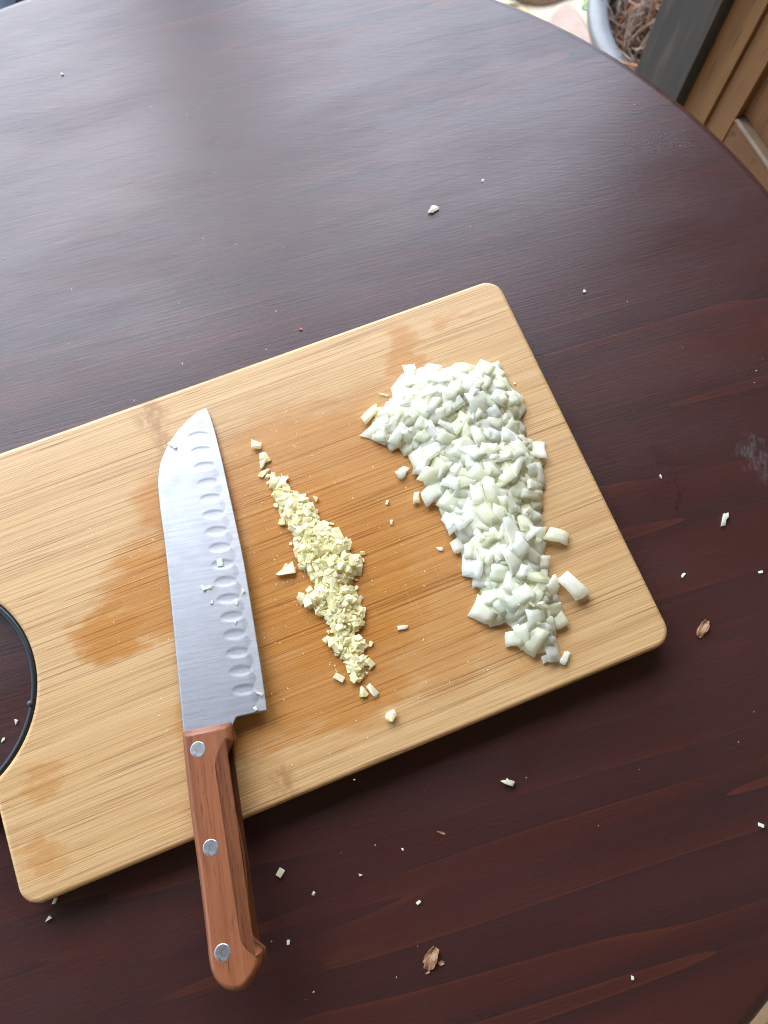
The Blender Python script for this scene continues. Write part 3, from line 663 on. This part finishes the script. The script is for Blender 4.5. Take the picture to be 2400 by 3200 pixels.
heap(ONION, ON_VAR, 17, 11, 360, 300, 'onion_piece', 'diced_onion_underlayer', (('large flat diced onion piece', 'small diced onion piece'), ('in the wide upper end of the onion heap', 'in the middle of the onion heap', 'in the tapering lower end of the onion heap')), 'onion', 'diced onion heaped on the board', 3, .17, .40, 4.2, .03,
     'diced white onion buried inside the large heap', 'onion', M['onion'])
heap(GARLIC, GA_VAR, 8.5, 5, 680, 300, 'garlic_piece', 'minced_garlic_underlayer', (('larger minced garlic chip', 'tiny minced garlic crumb'), ('in the thin upper end of the garlic heap', 'in the thick middle of the garlic heap', 'in the lower end of the garlic heap')), 'garlic', 'minced garlic heaped on the board', 4, .24, .4, 2.2, .12,
     'minced yellow garlic buried inside the narrow heap', 'garlic', M['garlic'])

# loose pieces ------------------------------------------------------
def put(name, me, loc, label, cat, rot=(0, 0, 0), scale=1.0, group=None, mx=None, lift=0.0):
    o = link(name, me); o.rotation_euler = Euler(rot, 'XYZ')
    m3 = Euler(rot, 'XYZ').to_matrix(); s = Vector(scale if isinstance(scale, (tuple, list)) else (scale,) * 3)
    zmin = min((m3 @ Vector((v.co.x * s.x, v.co.y * s.y, v.co.z * s.z))).z for v in me.vertices)
    M4 = Matrix.Translation((loc[0], loc[1], loc[2] - zmin + lift)) @ m3.to_4x4() @ Matrix.Diagonal((*s, 1))
    o.matrix_world = (mx @ M4) if mx is not None else M4
    tag(o, label, cat, group)
    return o
rL = random.Random(99)
def om(L_, W_, t_, mat='onion'):
    me = onion_mesh(rL, L_, W_, t_); me.materials.append(M[mat]); return me
def gm(a, b, c, mat='garlic'):
    me = garlic_mesh(rL, a, b, c); me.materials.append(M[mat]); return me
def onb(i): return (ON_LOOSE[i][0] / 1000, ON_LOOSE[i][1] / 1000, BT)
def deg(a): return math.radians(a) - BOARD_YAW          # picture angle to board angle
for i, me, ang, lab in (
        (0, om(7.5, 3.2, 2.4, 'garlic'), 48, 'cream root chip at the left tip of the onion heap'),
        (1, om(4.2, 1.0, .8), -20, 'thin onion sliver beside the upper left of the heap'),
        (2, om(5.6, 3.8, 1.6), 55, 'white onion chip alone on the wet board left of the heap'),
        (3, om(3.6, 2.3, 2.2, 'garlic'), 85, 'small cream rectangular piece alone between garlic and onion'),
        (4, gm(1.7, .9, .8), 70, 'tiny pale crumb above another crumb right of the garlic'),
        (5, gm(1.9, 1.0, .8), 95, 'tiny cream crumb right of the upper garlic heap'),
        (6, om(2.6, 1.8, .5), 0, 'faint thin onion bit by the waist of the heap'),
        (7, om(3.4, 1.7, 1.0), 12, 'small pinkish white chip right of the lower garlic heap'),
        (8, om(10.5, 5.4, 4.6), -46, 'big thick onion chunk lying apart near the board end'),
        (9, om(8.0, 5.0, 2.6), -14, 'flat translucent onion square sticking out towards the board end'),
        (10, om(6.0, 5.4, 2.2), -60, 'onion square at the lower right of the heap'),
        (11, om(4.4, 2.2, 2.0), 60, 'last small onion chip at the bottom tip of the heap'),
        (12, gm(.8, .7, .5), 0, 'white speck on the bare board above the heap')):
    put('onion_chip', me, onb(i), lab, 'onion', (rL.uniform(-.12, .12), rL.uniform(-.12, .12), deg(ang)), mx=BOARD_MX)
def gab(i): return (GA_LOOSE[i][0] / 1000, GA_LOOSE[i][1] / 1000, BT)
GS = 1.25
for i, me, ang, lab in (
        (0, gm(2.6, 2.0, 1.6), 0, 'topmost lone garlic cube above the garlic heap'),
        (1, gm(3.0, 3.6, 1.4), 60, 'ragged garlic clump second from the top of the line'),
        (8, gm(2.0, 2.4, 1.1), 10, 'small garlic bit under the ragged clump'),
        (2, gm(4.0, 1.5, 1.0), 45, 'slanted garlic sliver just above the narrow heap'),
        (3, gm(5.2, 3.4, 1.4), 10, 'broad garlic flake alone left of the heap'),
        (9, gm(3.2, 2.6, 1.0), -20, 'crumbly garlic edge joined to the broad flake'),
        (4, gm(2.6, 1.4, .9), -30, 'small garlic crumb left of the heap bottom'),
        (5, gm(3.2, 2.4, 1.4), 70, 'left garlic bit of the pair below the heap'),
        (6, gm(3.4, 1.7, 1.4), -45, 'right garlic bit of the pair below the heap'),
        (7, gm(3.4, 2.6, 2.0), 60, 'lone garlic nub nearest the front edge of the board')):
    put('garlic_chip', me, gab(i), lab, 'garlic', (rL.uniform(-.15, .15), rL.uniform(-.15, .15), deg(ang)), GS, mx=BOARD_MX)
bpy.context.view_layer.update()
KMX = Matrix.Translation(knife.location) @ knife.rotation_euler.to_matrix().to_4x4()
for i, me, ang, lab in (
        (0, gm(3.4, 1.3, .8), -130, 'garlic sliver stuck on the blade near its spine and tip'),
        (1, gm(2.2, 1.9, 1.0), 20, 'larger garlic crumb in the middle of the blade'),
        (2, gm(1.6, 1.2, .8), 80, 'garlic crumb right beside the larger one on the blade'),
        (3, gm(1.5, .9, .5), 0, 'tiny garlic crumb below the pair on the blade'),
        (4, gm(1.9, 1.3, .6), 10, 'garlic crumb by a dimple at mid blade'),
        (5, gm(1.5, 1.1, .5), 40, 'small garlic flake near the cutting edge at mid blade'),
        (6, gm(2.4, 1.7, .35), 0, 'wet garlic smear in a dimple of the blade'),
        (7, gm(2.1, 1.0, .6), 70, 'garlic flake near the heel corner of the blade'),
        (8, gm(1.5, 1.2, .5), 30, 'white garlic square at the blade heel'),
        (9, gm(1.2, .8, .4), 0, 'small garlic speck under the mid blade crumbs')):
    x, y = KN_BITS[i]; me.materials.clear(); me.materials.append(M['onion'])
    put('garlic_crumb', me, (x / 1000, y / 1000, .00085), lab, 'garlic', (0, 0, math.radians(ang)), mx=KMX)
for i, me, ang, lab in (
        (0, om(3.9, 2.9, 2.2), 60, 'white onion chip alone on the table above the board'),
        (1, gm(1.3, 1.1, .9), 0, 'onion crumb near the upper left corner of the table'),
        (2, gm(1.1, .9, .7), 0, 'tiny crumb to the upper right of the lone chip'),
        (3, om(4.9, 1.7, 1.6), 72, 'narrow upright onion sliver on the table right of the board'),
        (4, om(4.1, 2.5, 1.9), -25, 'onion chip on the table below the front edge of the board'),
        (5, gm(2.4, 1.7, 1.3), 60, 'cream garlic bit on the table right of the knife handle'),
        (6, gm(1.8, 1.1, .8), 80, 'translucent grain just below the front left corner of the board'),
        (7, gm(1.8, 1.1, .8), 60, 'translucent grain further below the front left corner'),
        (8, gm(1.8, 1.0, .6), -60, 'small wet onion bit in the splash right of the board'),
        (9, gm(2.0, .8, .5), 50, 'thin scrap on the table beyond the front right of the board'),
        (10, gm(1.4, .8, .6), 10, 'pale crumb at the right picture edge level with the board corner'),
        (11, gm(1.7, 1.1, .7), -20, 'pale crumb at the lower right picture edge'),
        (12, gm(1.1, .8, .6), 80, 'clear grain low on the right side of the table'),
        (13, gm(1.1, .8, .6), 60, 'bluish grain between handle and board front'),
        (14, gm(1.1, .8, .6), 20, 'grain right of the bluish one below the board'),
        (15, gm(1.0, .7, .5), 90, 'grain closest below the front edge of the board'),
        (16, gm(1.4, .9, .7), 90, 'clear grain beside the butt of the knife handle'),
        (17, gm(1.4, .8, .5), 40, 'tan grain above the brown skin flake'),
        (18, gm(1.8, 1.0, .7), 70, 'upper grain on the table inside the ring handle'),
        (19, gm(1.6, .9, .7), 70, 'lower grain on the table inside the ring handle'),
        (20, gm(1.3, 1.0, .7), 70, 'white crumb right of the back right corner of the board')):
    x, y = TB[i]
    nm = 'onion_chip' if i in (0, 3, 4) else 'onion_crumb'
    if i == 5: nm = 'garlic_crumb'
    if nm == 'onion_crumb': me.materials.clear(); me.materials.append(M['onion'])
    put(nm, me, (x / 1000, y / 1000, 0), lab, 'garlic' if i == 5 else 'onion', (rL.uniform(-.1, .1), rL.uniform(-.1, .1), math.radians(ang)))
def skin_mesh(l, wd, seed):
    r = random.Random(seed); v = []; f = []; nx, ny = 8, 5
    for i in range(nx + 1):
        for j in range(ny + 1):
            u, w_ = i / nx, j / ny - .5
            wdt = wd * (.35 + .9 * math.sin(math.pi * min(1, u * .8 + .12))) * r.uniform(.85, 1.15)
            v.append(((u - .5) * l + r.gauss(0, .03) * l * (abs(w_) + .3), w_ * wdt, l * .05 * math.sin(u * 5 + w_ * 4) + abs(w_) * wdt * .35 + r.uniform(0, .05) * l))
    for i in range(nx):
        for j in range(ny): a = i * (ny + 1) + j; f.append((a, a + ny + 1, a + ny + 2, a + 1))
    return mesh('skin', v, f)
for i, (l, wd, ang, lab, mt) in enumerate(((.0115, .0042, 55, 'torn tan onion skin scrap on the table right of the board', 'skin'), (.0115, .0055, 62, 'brown onion skin flake at the bottom of the table', 'skin'),
                                         (.0030, .0016, 5, 'tiny skin scrap right of the brown flake', 'skin'), (.0026, .0010, 30, 'tiny skin scrap under the brown flake', 'skin'), (.0045, .0008, -20, 'thin brown fibre on the table below the board', 'skin'))):
    me = skin_mesh(l, wd, 30 + i); me.materials.append(M[mt])
    o = put('onion_skin', me, (SKIN[i][0] / 1000, SKIN[i][1] / 1000, 0), lab, 'onion skin', (0, 0, math.radians(ang)), lift=.0002)
    md = o.modifiers.new('thick', 'SOLIDIFY'); md.thickness = .00025
me = gm(1.2, .9, .6); me.materials.clear(); me.materials.append(M['red']); put('chilli_crumb', me, (RED[0][0] / 1000, RED[0][1] / 1000, 0), 'tiny red crumb on the table above the board', 'crumb')
# dust and specks: nobody could count them
its = []; rS = random.Random(77)
for k in range(150):
    a = rS.uniform(0, 6.283); rr = TABLE_R * .97 * math.sqrt(rS.random()); x, y = TABLE_C[0] + rr * math.cos(a), TABLE_C[1] + rr * math.sin(a)
    lx, ly = (Matrix.Rotation(-BOARD_YAW, 3, 'Z') @ (Vector((x, y, 0)) - Vector(BOARD_LOC))).xy
    z = 0.0
    if -LB - .003 < lx < .003 and -WB - .003 < ly < .003:
        if math.hypot(lx - HC[0], ly - HC[1]) > HR - .005: continue
    s = rS.choice((.00018, .00025, .00035)) * rS.uniform(.7, 1.5); sx = rS.uniform(.8, 2.0)
    t_ = rS.uniform(0, 3.14); ca, sa = math.cos(t_), math.sin(t_)
    pv = [(-s * sx, 0, z), (0, -s, z), (s * sx, 0, z), (0, s, z), (0, 0, z + s)]
    its.append(([(x + ca * p_[0] - sa * p_[1], y + sa * p_[0] + ca * p_[1], p_[2]) for p_ in pv], [(0, 1, 4), (1, 2, 4), (2, 3, 4), (3, 0, 4)]))
tag(link('table_specks', mesh('specks', *joined(its)), M['onion']), 'fine white specks scattered over the table', 'specks', None, 'stuff')
its = []
for k in range(260):
    lx, ly = rS.uniform(-.30, -.09), rS.uniform(-.235, -.03)
    if rS.random() < .4: lx, ly = -.18 + rS.gauss(0, .02), -.13 + rS.gauss(0, .05)
    if -.05 > ly and lx > -.10 and ly > -.22: continue
    q = BOARD_MX @ Vector((lx, ly, BT)); lk = KMX.inverted() @ q
    if -.01 < lk.x < .19 and -.034 < lk.y < .014: continue
    s = rS.uniform(.00018, .00045); t_ = rS.uniform(0, 3.14); ca, sa = math.cos(t_), math.sin(t_)
    pv = [(-s * 1.6, 0, 0), (0, -s, 0), (s * 1.6, 0, 0), (0, s, 0), (0, 0, s * .8)]
    its.append(([(q.x + ca * p_[0] - sa * p_[1], q.y + sa * p_[0] + ca * p_[1], q.z + p_[2]) for p_ in pv], [(0, 1, 4), (1, 2, 4), (2, 3, 4), (3, 0, 4)]))
tag(link('board_specks', mesh('specks', *joined(its)), M['garlic']), 'fine pale specks scattered on the wet board', 'specks', None, 'stuff')
